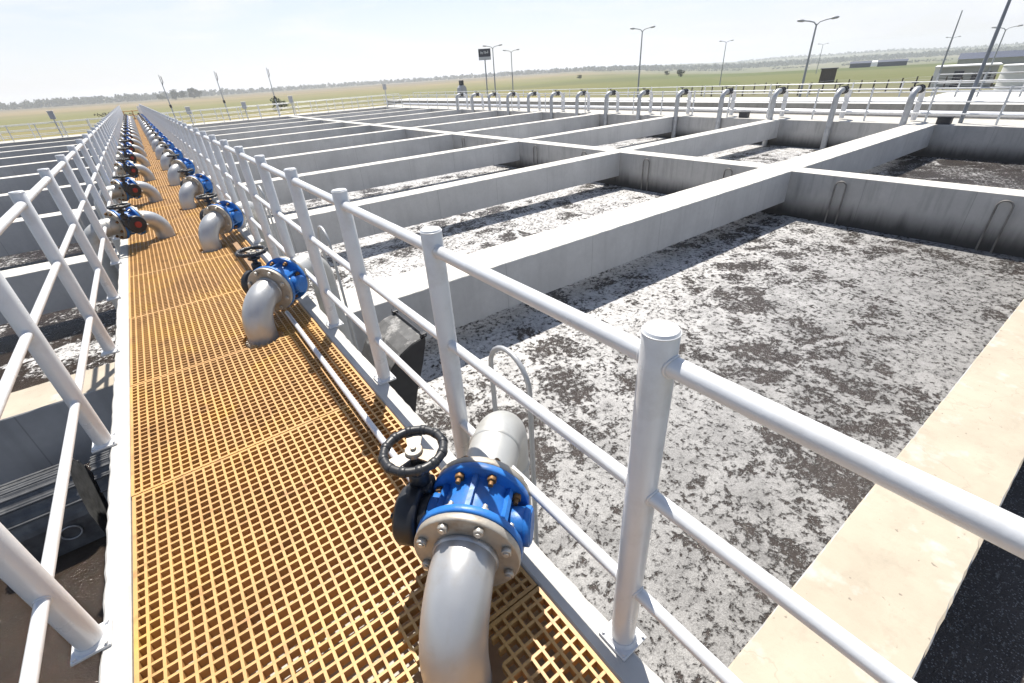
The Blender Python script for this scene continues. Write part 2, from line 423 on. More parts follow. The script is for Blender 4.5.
for i in range(len(cuts) - 1):
    a, c = cuts[i], cuts[i + 1]; L = c - a - .006
    holes = [(FX, y - a, .135) for y in RV if a - .2 < y < c + .2] + [(LX, y - a, .125) for y in LV if a - .2 < y < c + .2]
    me = grating_mesh(L, holes if i < 22 else ())
    o = link('floor_grating', me, None, (random.uniform(-.002, .002), a + .003, random.uniform(-.003, .001))); o.rotation_euler = (random.uniform(-.0015, .0015), random.uniform(-.0015, .0015), random.uniform(-.0012, .0012))
    k = i
    if i == 0: continue_lab = 'yellow moulded grating panel lying closest below the camera'
    elif i <= 20:
        continue_lab = '%s yellow moulded grating panel of the walkway counted from the bottom of the picture' % ORD[i - 1]
    else: continue_lab = 'far yellow grating panel near the distant end of the walkway'
    if i == 0: bpy.data.objects.remove(o); continue
    tag(o, continue_lab, 'grating panel', 'yellow grating panels of the walkway')

# ------------------------------------------------------------------ railings
def post_mesh():
    b = MB().tube([(0,0,.012),(0,0,1.094),(0,0,1.0955),(0,0,1.10)], [.0365, .0365, .0355, .033], 24)
    for nm, z, r in RAILS:
        for sy in (-1, 1):
            pts = []
            for k in range(22):
                a = 2*math.pi*k/22; xx = (r + .001) * math.cos(a); pts.append((xx, sy * math.sqrt(.0372**2 - xx*xx), z + (r + .001) * math.sin(a)))
            b.tube(pts, .0034, 6, False, 0, True)
    b.tube([(.0366*math.cos(k*math.pi/14), .0366*math.sin(k*math.pi/14), 1.0935) for k in range(28)], .0012, 5, False, 0, True)
    return b.mesh('post', 'white_paint')
def plate_mesh(s):
    b = MB().box((-.052, -.052, .0005), (.052, .052, .012), .002)
    for x in (-.042, .042):
        for y in (-.042, .042): b.cyl((x, y, .012), (x, y, .021), .006, 6)
    b.tube([(0,0,.012),(0,0,.02)], [.046, .039], 20)
    return b.mesh('base_plate', 'white_paint')
RAILS = (('top_rail', 1.03, .0215), ('middle_rail', .665, .0185), ('lower_rail', .28, .0180))
pm = post_mesh()
def railing(x, y_first, dy, lab, ya, yb, plate):
    t = thing('metal_railing', lab, 'railing', (x, 0, 0))
    for nm, z, r in RAILS:
        pts = []; y = ya
        while y < yb: pts.append((0, y, z)); y += 4
        pts.append((0, yb, z)); MB().tube(pts, r, 18).build(nm, 'white_paint', t)
    y = y_first
    while y < yb:
        if y > ya:
            o = link('post', pm, t, (0, y, 0)); link('base_plate', plate, o)
        y += dy
    return t
railing(.655, .442 - .921 * 3, .921, 'white tubular railing along the right edge of the yellow walkway', -2.6, 52.6, plate_mesh(1))
railing(-.704, 3.928 - 1.214 * 5, 1.214, 'white tubular railing along the left edge of the yellow walkway', -2.4, 52.6, plate_mesh(-1))

# ------------------------------------------------------------------ pipe and valve assemblies
RB = .2; ZA = .262; PR = .098
def ring_pts(s, r, n, off=.5): return [(s, r * math.cos(2*math.pi*(k+off)/n), ZA + r * math.sin(2*math.pi*(k+off)/n)) for k in range(n)]
def disc(s0, s1, r, bev=.004, n=40): return MB().cyl((s0, 0, ZA), (s1, 0, ZA), r, n, 0, bev)
VM = {}
# inlet bend: up through the grating, over to the first flange
path = [(0,0,-.28), (0,0,-.1), (0,0,ZA - RB)] + arc((RB, 0, ZA - RB), RB, math.pi, math.pi/2, 14)[1:] + [(.205, 0, ZA), (.212, 0, ZA)]
b = MB().tube(path, PR, 36); b.tube([(.196,0,ZA),(.203,0,ZA),(.212,0,ZA)], [PR+.001, PR+.007, PR+.003], 36); VM['inlet_bend'] = (b.mesh('inlet_bend', 'steel'))
VM['front_flange'] = disc(.212, .240, .168).mesh('flange', 'gal_flange')
VM['rear_flange'] = disc(.440, .468, .168).mesh('flange', 'gal_flange')
b = disc(.2415, .268, .171); b.cyl((.412,0,ZA),(.4385,0,ZA), .171, 40, 0, .004)
b.tube([(.262,0,ZA),(.285,0,ZA),(.34,0,ZA),(.395,0,ZA),(.418,0,ZA)], [.128,.120,.126,.120,.128], 36)
for s in (1, -1):
    b.cyl((.34, s*.10, ZA), (.34, s*(.150 if s > 0 else .19), ZA), .058, 24, 0, .004)
    b.cyl((.34, s*(.118 if s > 0 else .165), ZA), (.34, s*(.149 if s > 0 else .186), ZA), .078 if s > 0 else .064, 28, 0, .003)
for a in (35, 90, 145, 215, 270, 325):                     # webs between the two flanges
    ca, sa = math.cos(R(a)), math.sin(R(a))
    mt = Matrix.Translation((0,0,ZA)) @ Matrix.Rotation(R(a) - math.pi/2, 4, 'X')
    b.box((.262, -.008, .10), (.418, .008, .142), 0, 0, mt)
VM['valve_body'] = b.mesh('valve_body', 'blue')
def bolts(sa, sb, head_at, m, r=.140, n=8):
    b = MB()
    return b
def bolt_mesh(s0, s1, hs, m):
    b = MB(); b.cyl((s0,0,0),(s1,0,0), .0085, 10)
    for h0, h1 in hs: b.cyl((h0,0,0),(h1,0,0), .0165, 6, 0, .002)
    return b.mesh('bolt', m)
VM['bolt_f'] = bolt_mesh(.190, .298, [(.195, .2115), (.2685, .283)], 'bolt')
VM['bolt_r'] = bolt_mesh(.376, .492, [(.393, .4115), (.4685, .484)], 'rust')
# outlet pipe and the drop into the basin
def outlet(XD):
    path = [(.468,0,ZA), (.52,0,ZA), (XD - RB, 0, ZA)] + arc((XD - RB, 0, ZA - RB), RB, math.pi/2, 0, 14)[1:] + [(XD,0,-.3), (XD,0,-1.2), (XD,0,-2.4)]
    b = MB().tube(path, PR, 32); s = XD - RB - .015
    b.tube([(s,0,ZA),(s+.008,0,ZA),(s+.016,0,ZA)], [PR+.0005, PR+.006, PR+.0005], 32)
    b.tube([(XD,0,-.02),(XD,0,-.028),(XD,0,-.036)], [PR+.0005, PR+.006, PR+.0005], 32)
    return b.mesh('outlet_pipe', 'outlet_steel')
VM['outlet_right'] = outlet(.885); VM['outlet_left'] = outlet(.76)
# gearbox with worm shaft, handwheel on top
b = MB().cyl((.34, .151, ZA), (.34, .180, ZA), .072, 28, 0, .004)
b.cyl((.34, .1805, ZA), (.34, .255, ZA), .098, 32, 0, .012)
b.box((.375, .160, ZA - .01), (.452, .245, ZA + .085), .012)
b.cyl((.415, .203, ZA + .08), (.415, .203, ZA + .135), .036, 20, 0, .006)
b.cyl((.415, .203, ZA + .13), (.415, .203, ZA + .215), .019, 16)
b.cyl((.415, .203, ZA + .165), (.415, .203, ZA + .182), .045, 20, 0, .004)
for k in range(4):
    a = R(45 + 90 * k); b.cyl((.34 + .075*math.cos(a), .250, ZA + .075*math.sin(a)), (.34 + .075*math.cos(a), .263, ZA + .075*math.sin(a)), .010, 6)
VM['gearbox'] = b.mesh('gearbox', 'black')
VM['cap'] = MB().cyl((.34, .253, ZA), (.34, .267, ZA), .036, 20, 0, .003).mesh('indicator_cap', 'redcap')
HW = (.415, .203, ZA + .225)
b = MB().tube([(HW[0] + .097*math.cos(2*math.pi*k/36), HW[1] + .097*math.sin(2*math.pi*k/36), HW[2]) for k in range(36)], .0150, 12, False, 0, True)
for k in range(12):                                      # grip lobes
    a = 2*math.pi*k/12
    b.tube([(HW[0] + .0975*math.cos(a + d), HW[1] + .0975*math.sin(a + d), HW[2]) for d in (-.11, -.09, 0, .09, .11)], [.0150, .0172, .0172, .0172, .0150], 10)
VM['handwheel'] = b.mesh('handwheel', 'black')
b = MB()
for k in range(3):
    a0 = R(20 + 120*k)
    def sp(r, d): return (HW[0] + r*math.cos(a0 + d), HW[1] + r*math.sin(a0 + d))
    b.prism([sp(.022, -1.0), sp(.060, -.42), sp(.094, -.30), sp(.094, .30), sp(.060, .42), sp(.022, 1.0)], 'z', HW[2] - .014, HW[2] - .008)
b.cyl((HW[0], HW[1], HW[2] - .018), (HW[0], HW[1], HW[2] + .004), .030, 20, 0, .003)
b.cyl((HW[0], HW[1], HW[2] + .003), (HW[0], HW[1], HW[2] + .014), .010, 6)
VM['spokes'] = b.mesh('spokes', 'gal_flange')

for k_ in ('handwheel', 'spokes'): VM[k_].transform(Matrix.Translation(-Vector(HW)))
def assembly(x, y, rz, label, group, full):
    t = thing('pipe_valve', label, 'valve', (x, y, 0), rz, group)
    link('inlet_bend', VM['inlet_bend'], t); link('valve_body', VM['valve_body'], t); link('outlet_pipe', VM['outlet_right' if x > 0 else 'outlet_left'], t)
    ff = link('flange', VM['front_flange'], t); rf = link('flange', VM['rear_flange'], t)
    if full:
        for k in range(8):
            a = 2*math.pi*(k + .5)/8
            link('bolt', VM['bolt_f'], ff, (0, .142*math.cos(a), ZA + .142*math.sin(a)))
            link('bolt', VM['bolt_r'], rf, (0, .142*math.cos(a), ZA + .142*math.sin(a)))
    g = link('gearbox', VM['gearbox'], t); link('indicator_cap', VM['cap'], g)
    h = link('handwheel', VM['handwheel'], t, HW); link('spokes', VM['spokes'], h)
    if not (x > 0 and y < 1): h.rotation_euler = (0, 0, random.uniform(0, 2.1))
    return t
for i, y in enumerate(RV):
    if y > 51: continue
    lab = ['nearest blue valve on a thick silver pipe, black handwheel beside the right railing post',
           'second blue valve from the near end of the right row, silver bend rising from grating'][i] if i < 2 else \
        '%s blue valve from the near end in the row along the right railing' % ORD[i]
    assembly(FX, y, R(44), lab, 'blue valves along the right railing', i < 4)
for i, y in enumerate(LV):
    if y > 51: continue
    lab = 'nearest valve of the left row, black round gearbox with red centre and pale bent pipe' if i == 0 else \
        '%s black-gearbox valve from the near end in the row along the left railing' % ORD[i]
    assembly(LX, y, R(205), lab, 'valves along the left railing', i < 3)

# conduits lying on the grating
tag(MB().tube([(.42, 1.13, .028), (.42, 2.2, .028), (.42, 3.62, .028)], .016, 14).build('conduit_pipe', 'conduit'), 'thin silver conduit lying on the grating between the two nearest right valves', 'conduit')
tag(MB().box((.395, 3.9, .001), (.450, 6.1, .026), .004).build('cable_duct', 'brown_pipe'), 'narrow brown cable duct on the grating beyond the second right valve', 'cable duct')

# slim hooped air pipes rising from the water beside the walkway
M['dull_pipe'] = simple('dull_dark_pipe', (.19, .18, .165), .6, .2, .3, 6)  # darker tone than the other hooped pipes
def hoop(x, yc, half, ztop, zbot, r, lab, grp, m='grey_pipe'):
    h = half
    top = ztop - h
    base = arc((0, 0, top), h, math.pi, 0, 12, 'yz')
    pts = [(0, -h, zbot)] + [(0, -h, top - .3)] + base + [(0, h, top - .3), (0, h, zbot)]
    o = MB().tube(pts, r, 10).build('air_pipe', m, None, (x, yc, 0)); return tag(o, lab, 'air pipe', grp)
for i, y in enumerate(RV[:8]):
    hoop(1.0, y + .80 + (.12 if i else 0), .155, .43, -2.3, .0125, '%s slim grey hooped pipe standing in the water beside the right railing' % ORD[i], 'hooped air pipes right of the walkway')
for i, y in enumerate(LV[:5]):
    hoop(-1.05, y + .9, .155, .30, -2.3, .0125, '%s slim grey hooped pipe standing in the water left of the left railing' % ORD[i], 'hooped air pipes left of the walkway')
for i in range(8):
    hoop(XW1 - .06, 1.38 + 2.73 * i, .11, -1.0, -2.2, .017, '%s hooped grey pipe against the long middle tank wall, from the right' % ORD[i], 'hooped air pipes on the middle wall', 'dull_pipe')

# ------------------------------------------------------------------ basins
BY = [-.18 + 5.44 * i for i in range(10)]         # near faces of the cross beams
BY[0] = -.22
def worn_beam(x0, x1, y0, y1, z0, z1, step):
    b = MB(); xs = [x0]
    while xs[-1] < x1: xs.append(min(x1, xs[-1] + step))
    prev = None
    def jit(a): return random.gauss(0, a) - (abs(random.gauss(0, .012)) if random.random() < .05 else 0)
    for x in xs:
        e = [abs(jit(.0025)) + .006 for _ in range(4)]
        pts = [(x, y0, z0), (x, y0 + random.gauss(0, .0008), z1 - e[0]), (x, y0 + e[1], z1 + random.gauss(0, .0007)), (x, y1 - e[2], z1 + random.gauss(0, .0007)), (x, y1, z1 - e[3]), (x, y1, z0)]
        ring = [b.bm.verts.new(q) for q in pts]
        if prev:
            for k in range(6): b.bm.faces.new((prev[k], ring[k], ring[(k+1) % 6], prev[(k+1) % 6]))
        else: b.bm.faces.new(ring)
        prev = ring
    b.bm.faces.new(prev[::-1]); return b
for i, y in enumerate(BY):
    wd = .78 if i == 1 else .53
    if i == 0: lab = 'nearest cream concrete tie beam at the bottom right'
    elif i == 1: lab = 'second, broad concrete tie beam running from the walkway to upper right'
    else: lab = '%s concrete tie beam from the near end across the right basins' % ORD[i]
    tag((worn_beam(.66, XW2 + .01, y, y + wd, -1.64, ZT, .06 if i == 0 else .09) if i < 4 else MB().box((.66, y, -1.64), (XW2 + .01, y + wd, ZT), .012)).build('concrete_beam', 'beam_near' if i == 0 else 'beam'), lab, 'concrete beam', 'tie beams across the right basins')
for i, y in enumerate(BY):
    if i == 0: continue
    y = y + (.12 if i == 1 else 0)
    tag((worn_beam(-12.7, -.665, y, y + .55, -1.64, ZT, .09) if i < 3 else MB().box((-12.7, y, -1.64), (-.665, y + .55, ZT), .012)).build('concrete_beam', 'beam_near' if i == 1 else 'beam'),
        '%s concrete tie beam from the near end across the left basin' % ORD[i - 1], 'concrete beam', 'tie beams across the left basin')
tag(MB().box((XW1, Y0, -4), (XW1 + .56, YE + .01, ZT - .004), .012).build('tank_wall', 'wall'), 'long stained concrete wall between the two right hand basins', 'tank wall')
tag(MB().box((XW2, Y0, -4), (XW2 + .62, YE + .01, ZT - .004), .012).build('tank_wall', 'wall'), 'outer concrete wall of the far right basin below the gooseneck pipes', 'tank wall')
tag(MB().box((-13.3, Y0, -4), (-12.7, YE + .01, ZT - .004), .012).build('tank_wall', 'wall'), 'outer concrete wall of the left basin', 'tank wall')
tag(MB().box((-13.3, YE, -4), (XW2 + .62, YE + .6, ZT - .008), .012).build('tank_wall', 'wall'), 'far end wall closing all the basins below the distant railing', 'tank wall')
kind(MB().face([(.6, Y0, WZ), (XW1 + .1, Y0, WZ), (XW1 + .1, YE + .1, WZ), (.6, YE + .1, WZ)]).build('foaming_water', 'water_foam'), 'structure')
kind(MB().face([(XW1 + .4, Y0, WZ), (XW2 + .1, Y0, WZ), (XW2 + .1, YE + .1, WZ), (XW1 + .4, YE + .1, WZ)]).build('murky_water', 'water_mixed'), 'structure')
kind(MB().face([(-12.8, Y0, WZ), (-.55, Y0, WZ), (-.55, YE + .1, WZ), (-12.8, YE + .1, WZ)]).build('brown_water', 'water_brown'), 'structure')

# rubber hoods at the beam ends
t = thing('rubber_hood', 'black rubber hood with dusty grey top hanging by the broad beam right of the walkway', 'rubber hood', (1.1, 4.0, -1.75))
prof = [(.02, .0)] + [(.06 + .5 * math.sin(a), .42 + .46 * (1 - math.cos(a)) * 0 + .48 * math.sin(a) ** .9 * .95 if False else .42 + .5 * (1 - math.cos(a))) for a in [0, .3, .6, .9, 1.2, 1.5]]
prof = [(.06, -.15), (.03, .30), (.07, .52), (.15, .68), (.28, .80), (.42, .87), (.57, .90), (.57, .86), (.50, .62), (.36, .25), (.25, -.15)]
MB().prism(prof, 'y', 0, .78).build('hood_body', 'rubber', t)
b = MB(); top = prof[2:7]
for (u0, v0), (u1, v1) in zip(top, top[1:]):
    b.face([(u0 - .004, .012, v0 + .006), (u1 - .004, .012, v1 + .006), (u1 - .004, .77, v1 + .006), (u0 - .004, .77, v0 + .006)], True)
b.build('dusty_top', 'dusty', t)
b = MB().tube([(.565, -.03, .925), (.565, .83, .925)], .011, 10)
for y in (.03, .76): b.box((.535, y - .03, .905), (.600, y + .03, .945), .006)
b.build('clamp_rod', 'black', t)
def ribbed(loc, w, l, h, lab):
    t = thing('ribbed_cover', lab, 'rubber cover', loc)
    prof = [(-l/2, 0)]
    N = 44
    for k in range(N + 1):
        a = k / N; y = -l/2 + l * a
        z = h * (1 - abs(2*a - 1) ** 2.6 * .55) + (.010 if k % 4 < 2 else 0)
        prof.append((y, z))
    prof.append((l/2, 0))
    MB().prism(prof, 'x', -w/2, w/2).build('cover_shell', 'rubber_worn', t)
    b = MB()
    for k in range(9):
        y = -l*.42 + l*.84*k/8
        a = (y + l/2)/l; z = h * (1 - abs(2*a - 1) ** 2.6 * .55)
        b.tube([(-w/2 - .004, y, z + .008), (w/2 + .004, y, z + .008)], .012, 8)
    b.build('rib', 'rubber_worn', t)
    MB().tube([(.08 + .07*math.cos(q*math.pi/9), -l/2 - .012, h*.30 + .07*math.sin(q*math.pi/9)) for q in range(18)], .007, 8, False, 0, True).build('lifting_ring', 'grey_pipe', t)
    return t
ribbed((-1.80, 4.86, -1.95), .50, .62, .66, 'larger black ribbed cover in the shade of the left basin, beyond the left railing')
ribbed((-1.24, 4.86, -1.95), .36, .52, .62, 'smaller black ribbed cover tucked against the left kerb')

# ------------------------------------------------------------------ platform beyond the right basins, far platform
kind(MB().box((XW2 + .62, Y0, -1.15), (25.9, YE + 3.4, ZT - .002)).build('platform', 'slab'), 'structure')
kind(MB().box((-13.3, YE + .6, -1.15), (XW2 + .62, YE + 3.4, ZT - .002)).build('platform', 'slab'), 'structure')
tag(MB().box((26.0, Y0, -3.6), (29.6, YE + 7, -.50), .02).build('concrete_channel', 'channel'), 'long raised concrete channel with pale top behind the gooseneck pipes', 'channel')
tag(MB().tube([(25.1, Y0, -.78), (25.1, 20, -.78), (25.1, YE, -.78)], .11, 16).build('long_pipe', 'conduit'), 'long pale pipe lying along the platform in front of the raised channel', 'pipe')

def small_rail(p0, p1, n, h, z0, lab, r=.024, zs=(1, .62, .27)):
    p0 = Vector(p0); p1 = Vector(p1)
    t = thing('platform_railing', lab, 'railing', (p0.x, p0.y, z0)); d = p1 - p0; d.z = 0
    for nm, f in zip(('top_rail', 'middle_rail', 'lower_rail'), zs):
        MB().tube([(0,0,h*f), tuple(d*.5 + Vector((0,0,h*f))), (d.x, d.y, h*f)], r, 10).build(nm, 'white_paint', t)
    me = MB().tube([(0,0,0),(0,0,h + .05)], .034, 12).mesh('post', 'white_paint')
    for k in range(n + 1): link('post', me, t, (d.x*k/n, d.y*k/n, 0))
    return t
small_rail((23.25, Y0, 0), (23.25, YE + .3, 0), 31, 1.1, ZT, 'white railing along the right platform edge behind the gooseneck pipes')
small_rail((29.9, Y0, 0), (29.9, YE + 7, 0), 32, 1.1, -1.0, 'white railing beyond the raised concrete channel')
small_rail((-13.2, YE + .3, 0), (23.2, YE + .3, 0), 22, 1.1, ZT, 'white railing along the near edge of the far end platform')
small_rail((-13.2, YE + 3.3, 0), (26.2, YE + 3.3, 0), 20, 1.1, ZT, 'white railing along the outer edge of the far end platform')
t = small_rail((-.62, 53.15, 0), (.60, 53.15, 0), 2, .62, 0, 'low yellowish railing closing the distant end of the walkway', .03, (1, .5, .12))
for ch in t.children:
    ch.data = ch.data.copy(); ch.data.materials[0] = M['grating']
tag(MB().box((.42, 52.7, .0), (.64, 52.95, .95), .02).build('control_cabinet', 'white_paint'), 'small white cabinet at the distant right end of the walkway', 'cabinet')

# goosenecks with dark valves on the right platform
GZ = -.10; gr = .30
path = [(0,0,-2.4), (0,0,-1.2), (0,0,GZ)] + arc((gr, 0, GZ), gr, math.pi, math.pi/2, 10)[1:] + [(.42, 0, GZ + gr)]
g_in = MB().tube(path, .108, 18).mesh('riser_pipe', 'grey_pipe')
path = [(.66, 0, GZ + gr), (.72, 0, GZ + gr)] + arc((.72, 0, GZ), gr, math.pi/2, 0, 10)[1:] + [(1.02, 0, -.86)]
g_out = MB().tube(path, .095, 18).mesh('down_pipe', 'conduit')
b = MB().cyl((.40,0,GZ+gr),(.44,0,GZ+gr), .145, 20).cyl((.62,0,GZ+gr),(.66,0,GZ+gr), .145, 20).cyl((.43,0,GZ+gr),(.63,0,GZ+gr), .12, 16)
b.cyl((.53,.1,GZ+gr),(.53,.26,GZ+gr), .08, 14)
g_v = b.mesh('valve_body', 'dark_box')
b = MB().tube([(.56 + .1*math.cos(k*math.pi/8), .2 + .1*math.sin(k*math.pi/8), GZ + gr + .2) for k in range(16)], .013, 8, False, 0, True)
b.cyl((.56, .2, GZ+gr), (.56, .2, GZ+gr+.2), .02, 8); b.tube([(.46,.2,GZ+gr+.2),(.66,.2,GZ+gr+.2)], .008, 6)
g_w = b.mesh('handwheel', 'dark_box')
for i in range(14):
    y = 6.2 + 2.46 * i
    if y > YE - 1: break
    t = thing('gooseneck_pipe', '%s gooseneck pipe with dark valve from the right, along the far right platform' % ('rightmost' if i == 0 else ORD[i]), 'pipe', (XW2 - .13, y, 0), 0, 'gooseneck pipes on the right platform')
    link('riser_pipe', g_in, t); link('valve_body', g_v, t); link('down_pipe', g_out, t); link('handwheel', g_w, t)

# small equipment on the platforms
def box_post(x, y, z0, h, w, lab, dark=False):
    t = thing('control_box', lab, 'control box', (x, y, z0))
    MB().tube([(0,0,0),(0,0,h - .3)], .05, 10).build('post', 'grey_box', t)
    MB().box((-w/2, -.13, h - .55), (w/2, .13, h), .02).build('box', 'grey_box', t)
    MB().box((-w/2 - .03, -.16, h + .001), (w/2 + .03, .16, h + .05), .01).build('hood', 'dark_box' if dark else 'bld_white', t)
    return t
box_post(-5.28, 54.75, ZT, 1.9, .36, 'tall grey box on a post at the far left platform railing')
box_post(4.1, 54.75, ZT, 1.45, .36, 'leftmost grey control box at the far end platform right of the walkway')
box_post(8.77, 54.75, ZT, 1.5, .36, 'middle grey control box at the far end platform')
box_post(13.15, 54.75, ZT, 1.7, .36, 'rightmost grey control box of the three at the far end platform')
box_post(23.7, 55.6, ZT, 2.2, .34, 'slender grey post with small box at the far corner of the platform')
def mast(x, y, z0, h, r, lab, m='lamp_metal', grp=None):
    t = thing('slender_mast', lab, 'mast', (x, y, z0), 0, grp)
    MB().tube([(0,0,0),(0,0,h*.55),(0,0,h)], [r, r*.8, r*.45], 10).build('pole', m, t)
    b = MB().tube([(0,0,h*.80),(.12,0,h*.86),(.12,0,h*.97)], r*.5, 8); b.box((-.09, -.06, h*.36), (.09, .06, h*.42), .01)
    if h < 5: b.build('bracket', 'dark_box', t)
    return t
mast(3.0, 56.6, ZT, 4.1, .055, 'slender pale mast nearest the walkway on the far end platform', grp='masts on the far end platform')
mast(7.45, 56.6, ZT, 4.2, .055, 'slender pale mast in the middle of the three on the far end platform', grp='masts on the far end platform')
mast(12.1, 56.6, ZT, 4.3, .055, 'slender pale mast furthest right on the far end platform, bush behind', grp='masts on the far end platform')
mast(23.42, 4.75, ZT, 5.2, .065, 'tall dark leaning-looking pole at the right edge beside the tank wall', 'pole')
mast(26.5*2, 26.5*.50, -3, 6.7, .08, 'thin grey mast behind the tall pole, over the flat building', 'lamp_metal')
for i, (x, y, lab) in enumerate(((22.95, 5.1, 'small dark junction box at the outer wall under the tall pole'), (23.1, 12.6, 'small black junction box on the outer wall between gooseneck pipes'))):
    t = thing('junction_box', lab, 'junction box', (x, y, ZT)); MB().box((-.14, -.2, 0), (.14, .2, .22), .02).build('box', 'dark_box', t); MB().box((-.16, -.22, .221), (.16, .22, .25), .008).build('lid', 'dark_box', t)
t = thing('equipment_housing', 'small grey equipment housing with dark top beyond the far corner railing', 'equipment', (33.6, 55.2, -1.0))
MB().prism([(-.55, 0), (.55, 0), (.42, 1.35), (.2, 1.6), (-.2, 1.6), (-.42, 1.35)], 'y', -.4, .4).build('body', 'grey_box', t)
MB().box((-.22, -.25, 1.605), (.22, .25, 2.15), .06).build('motor', 'dark_box', t)

# ------------------------------------------------------------------ land
def height(x, y):
    d = math.hypot(x, y); a = math.atan2(x, y)
    k = max(0, min(1, (a - .75) / .35)); k = k * k * (3 - 2*k)
    f = max(0, min(1, (d - 90) / 900)); f = f * f * (3 - 2 * f)
    h = -3.5 - 15 * k * f
    g = max(0, min(1, (d - 1500) / 1200)); h += 13 * k * g * (.75 + .25 * math.sin(a * 17) + .15 * math.sin(a * 41))
    return h
b = MB(); NA = 144
rad = [5, 40, 70, 100, 140, 200, 280, 380, 520, 700, 900, 1150, 1400, 1700, 2000, 2300, 2600, 2900, 3200]
rings = [[b.bm.verts.new((r*math.sin(2*math.pi*k/NA), r*math.cos(2*math.pi*k/NA), height(r*math.sin(2*math.pi*k/NA), r*math.cos(2*math.pi*k/NA)) - (1.5 if r < 50 else 0))) for k in range(NA)] for r in rad]
for A, B in zip(rings, rings[1:]):
    for k in range(NA): b.bm.faces.new((A[k], A[(k+1) % NA], B[(k+1) % NA], B[k])).smooth = True
b.bm.faces.new(rings[0][::-1])
kind(b.build('ground', 'ground'), 'structure')

# ------------------------------------------------------------------ lamps, sign, buildings
def polar(hd, d): return d * math.sin(R(hd)), d * math.cos(R(hd))
def lamp(hd, d, h, lab, grp='double armed street lamps', arm=.95, fade=1):
    x, y = polar(hd, d); z = height(x, y)
    t = thing('street_lamp', lab, 'street lamp', (x, y, z), -R(hd), grp)
    MB().tube([(0,0,0),(0,0,h*.5),(0,0,h)], [.11, .09, .06], 12).build('pole', 'lamp_metal', t)
    for s in (1, -1):
        b = MB().tube([(0,0,h - .1), (s*.2, 0, h + .12), (s*.55, 0, h + .22), (s*arm, 0, h + .28)], .045, 8)
        a = b.build('arm', 'lamp_metal', t)
        MB().tube([(s*(arm - .08), 0, h + .27), (s*(arm + .08), 0, h + .29), (s*(arm + .38), 0, h + .32), (s*(arm + .48), 0, h + .32)], [.05, .10, .09, .03], 10).build('lamp_head', 'grey_box', a)
    return t
def htop(elev, d): return 1.53 + math.tan(R(elev)) * d
def lamp_e(hd, elev, d, lab, **k):
    x, y = polar(hd, d); lamp(hd, d, htop(elev, d) - height(x, y) - .4, lab, **k)
lamp_e(50.5, 3.3, 66, 'double armed street lamp at the middle of the horizon, left of the leaning lamp')
lamp_e(66.0, 2.75, 50, 'largest double armed street lamp, leaning in view right of centre')
lamp_e(35.0, 2.72, 78, 'double armed street lamp directly beside the dark billboard')
lamp_e(36.95, 2.2, 92, 'thin double armed street lamp just right of the billboard')
lamp_e(58.6, 1.6, 125, 'faint double armed street lamp between the two larger lamps')
lamp_e(79.0, 1.0, 92, 'double armed street lamp behind the tall pole at far right')
lamp_e(66.9, .75, 190, 'tiny distant street lamp just right of the largest leaning lamp')
lamp_e(76.0, .55, 170, 'tiny distant street lamp above the flat building')
x, y = polar(34.1, 84); z = height(x, y)
t = thing('billboard', 'small dark billboard with pale bottom strip on a single post', 'billboard', (x, y, z), -R(34.1))
zc = htop(1.90, 84) - z
MB().tube([(0, .1, 0), (0, .1, zc - .2)], .10, 10).build('post', 'lamp_metal', t)
pan = MB().box((-.95, -.06, zc - .75), (.95, .06, zc + .75), .01).build('panel', 'sign_dark', t)
b = MB()
for (x0, x1, z0, z1) in ((-.62, -.50, .0, .36), (-.50, -.36, .14, .26), (-.36, -.26, -.02, .26), (-.10, .02, .06, .40), (.10, .22, .02, .36), (.22, .46, .10, .22), (.46, .58, .06, .42)):
    b.box((x0, -.085, zc + .05 + z0), (x1, -.064, zc + .05 + z1))
b.build('pale_marks', 'sign_pale', pan)
MB().box((-.93, -.082, zc - .72), (.93, -.064, zc - .32)).build('pale_strip', 'sign_pale', pan)

def bld(hd, d, w, dep, h, lab, name='flat_building', wall='bld_wall', roof='bld_white', rz=None, details=True, gable=False, cat='building'):
    x, y = polar(hd, d); z = height(x, y) - .3
    t = thing(name, lab, cat, (x, y, z), -R(hd) if rz is None else rz)
    MB().box((-w/2, 0, 0), (w/2, dep, h)).build('wall', wall, t)
    if gable: MB().prism([(-.3, h + .003), (dep/2, h + dep*.22), (dep + .3, h + .003)], 'x', -w/2 - .2, w/2 + .2).build('roof', roof, t)
    else: MB().box((-w/2 - .2, -.25, h + .003), (w/2 + .2, dep + .25, h + .14)).build('roof', roof, t)
    if details:
        MB().box((-w*.18, -.06, .3), (-w*.02, -.004, h*.82)).build('door', 'glass_dark', t)
        for u in (.12, .30): MB().box((w*u, -.05, h*.35), (w*(u + .12), -.004, h*.75)).build('window', 'glass_dark', t)
        MB().box((-w/2 - .12, -.12, 0), (-w/2 + .35, -.004, h)).build('pilaster', 'bld_white', t)
    return t
bld(77.6, 92, 6.2, 6, 2.7, 'low flat roofed grey building with white corner and dark doorway at right')
x, y = polar(81.2, 86); z = height(x, y)
t = thing('storage_tank', 'pale cylindrical storage tank at the right edge beside the grey building', 'tank', (x, y, z - .3))
MB().tube([(0,0,0),(0,0,1.4),(0,0,2.9)], 2.2, 32).build('shell', 'bld_white', t)
b = MB()
for zz in (.7, 1.4, 2.1, 2.8): b.tube([(2.21*math.cos(k*math.pi/20), 2.21*math.sin(k*math.pi/20), zz) for k in range(40)], .04, 6, False, 0, True)
b.build('hoop', 'grey_box', t)
bld(80.4, 210, 26, 7, 2.0, 'long low building with dark blue roof behind the pale tank', 'long_shed', 'bld_wall', 'roof_blue', details=False, gable=True, cat='shed')
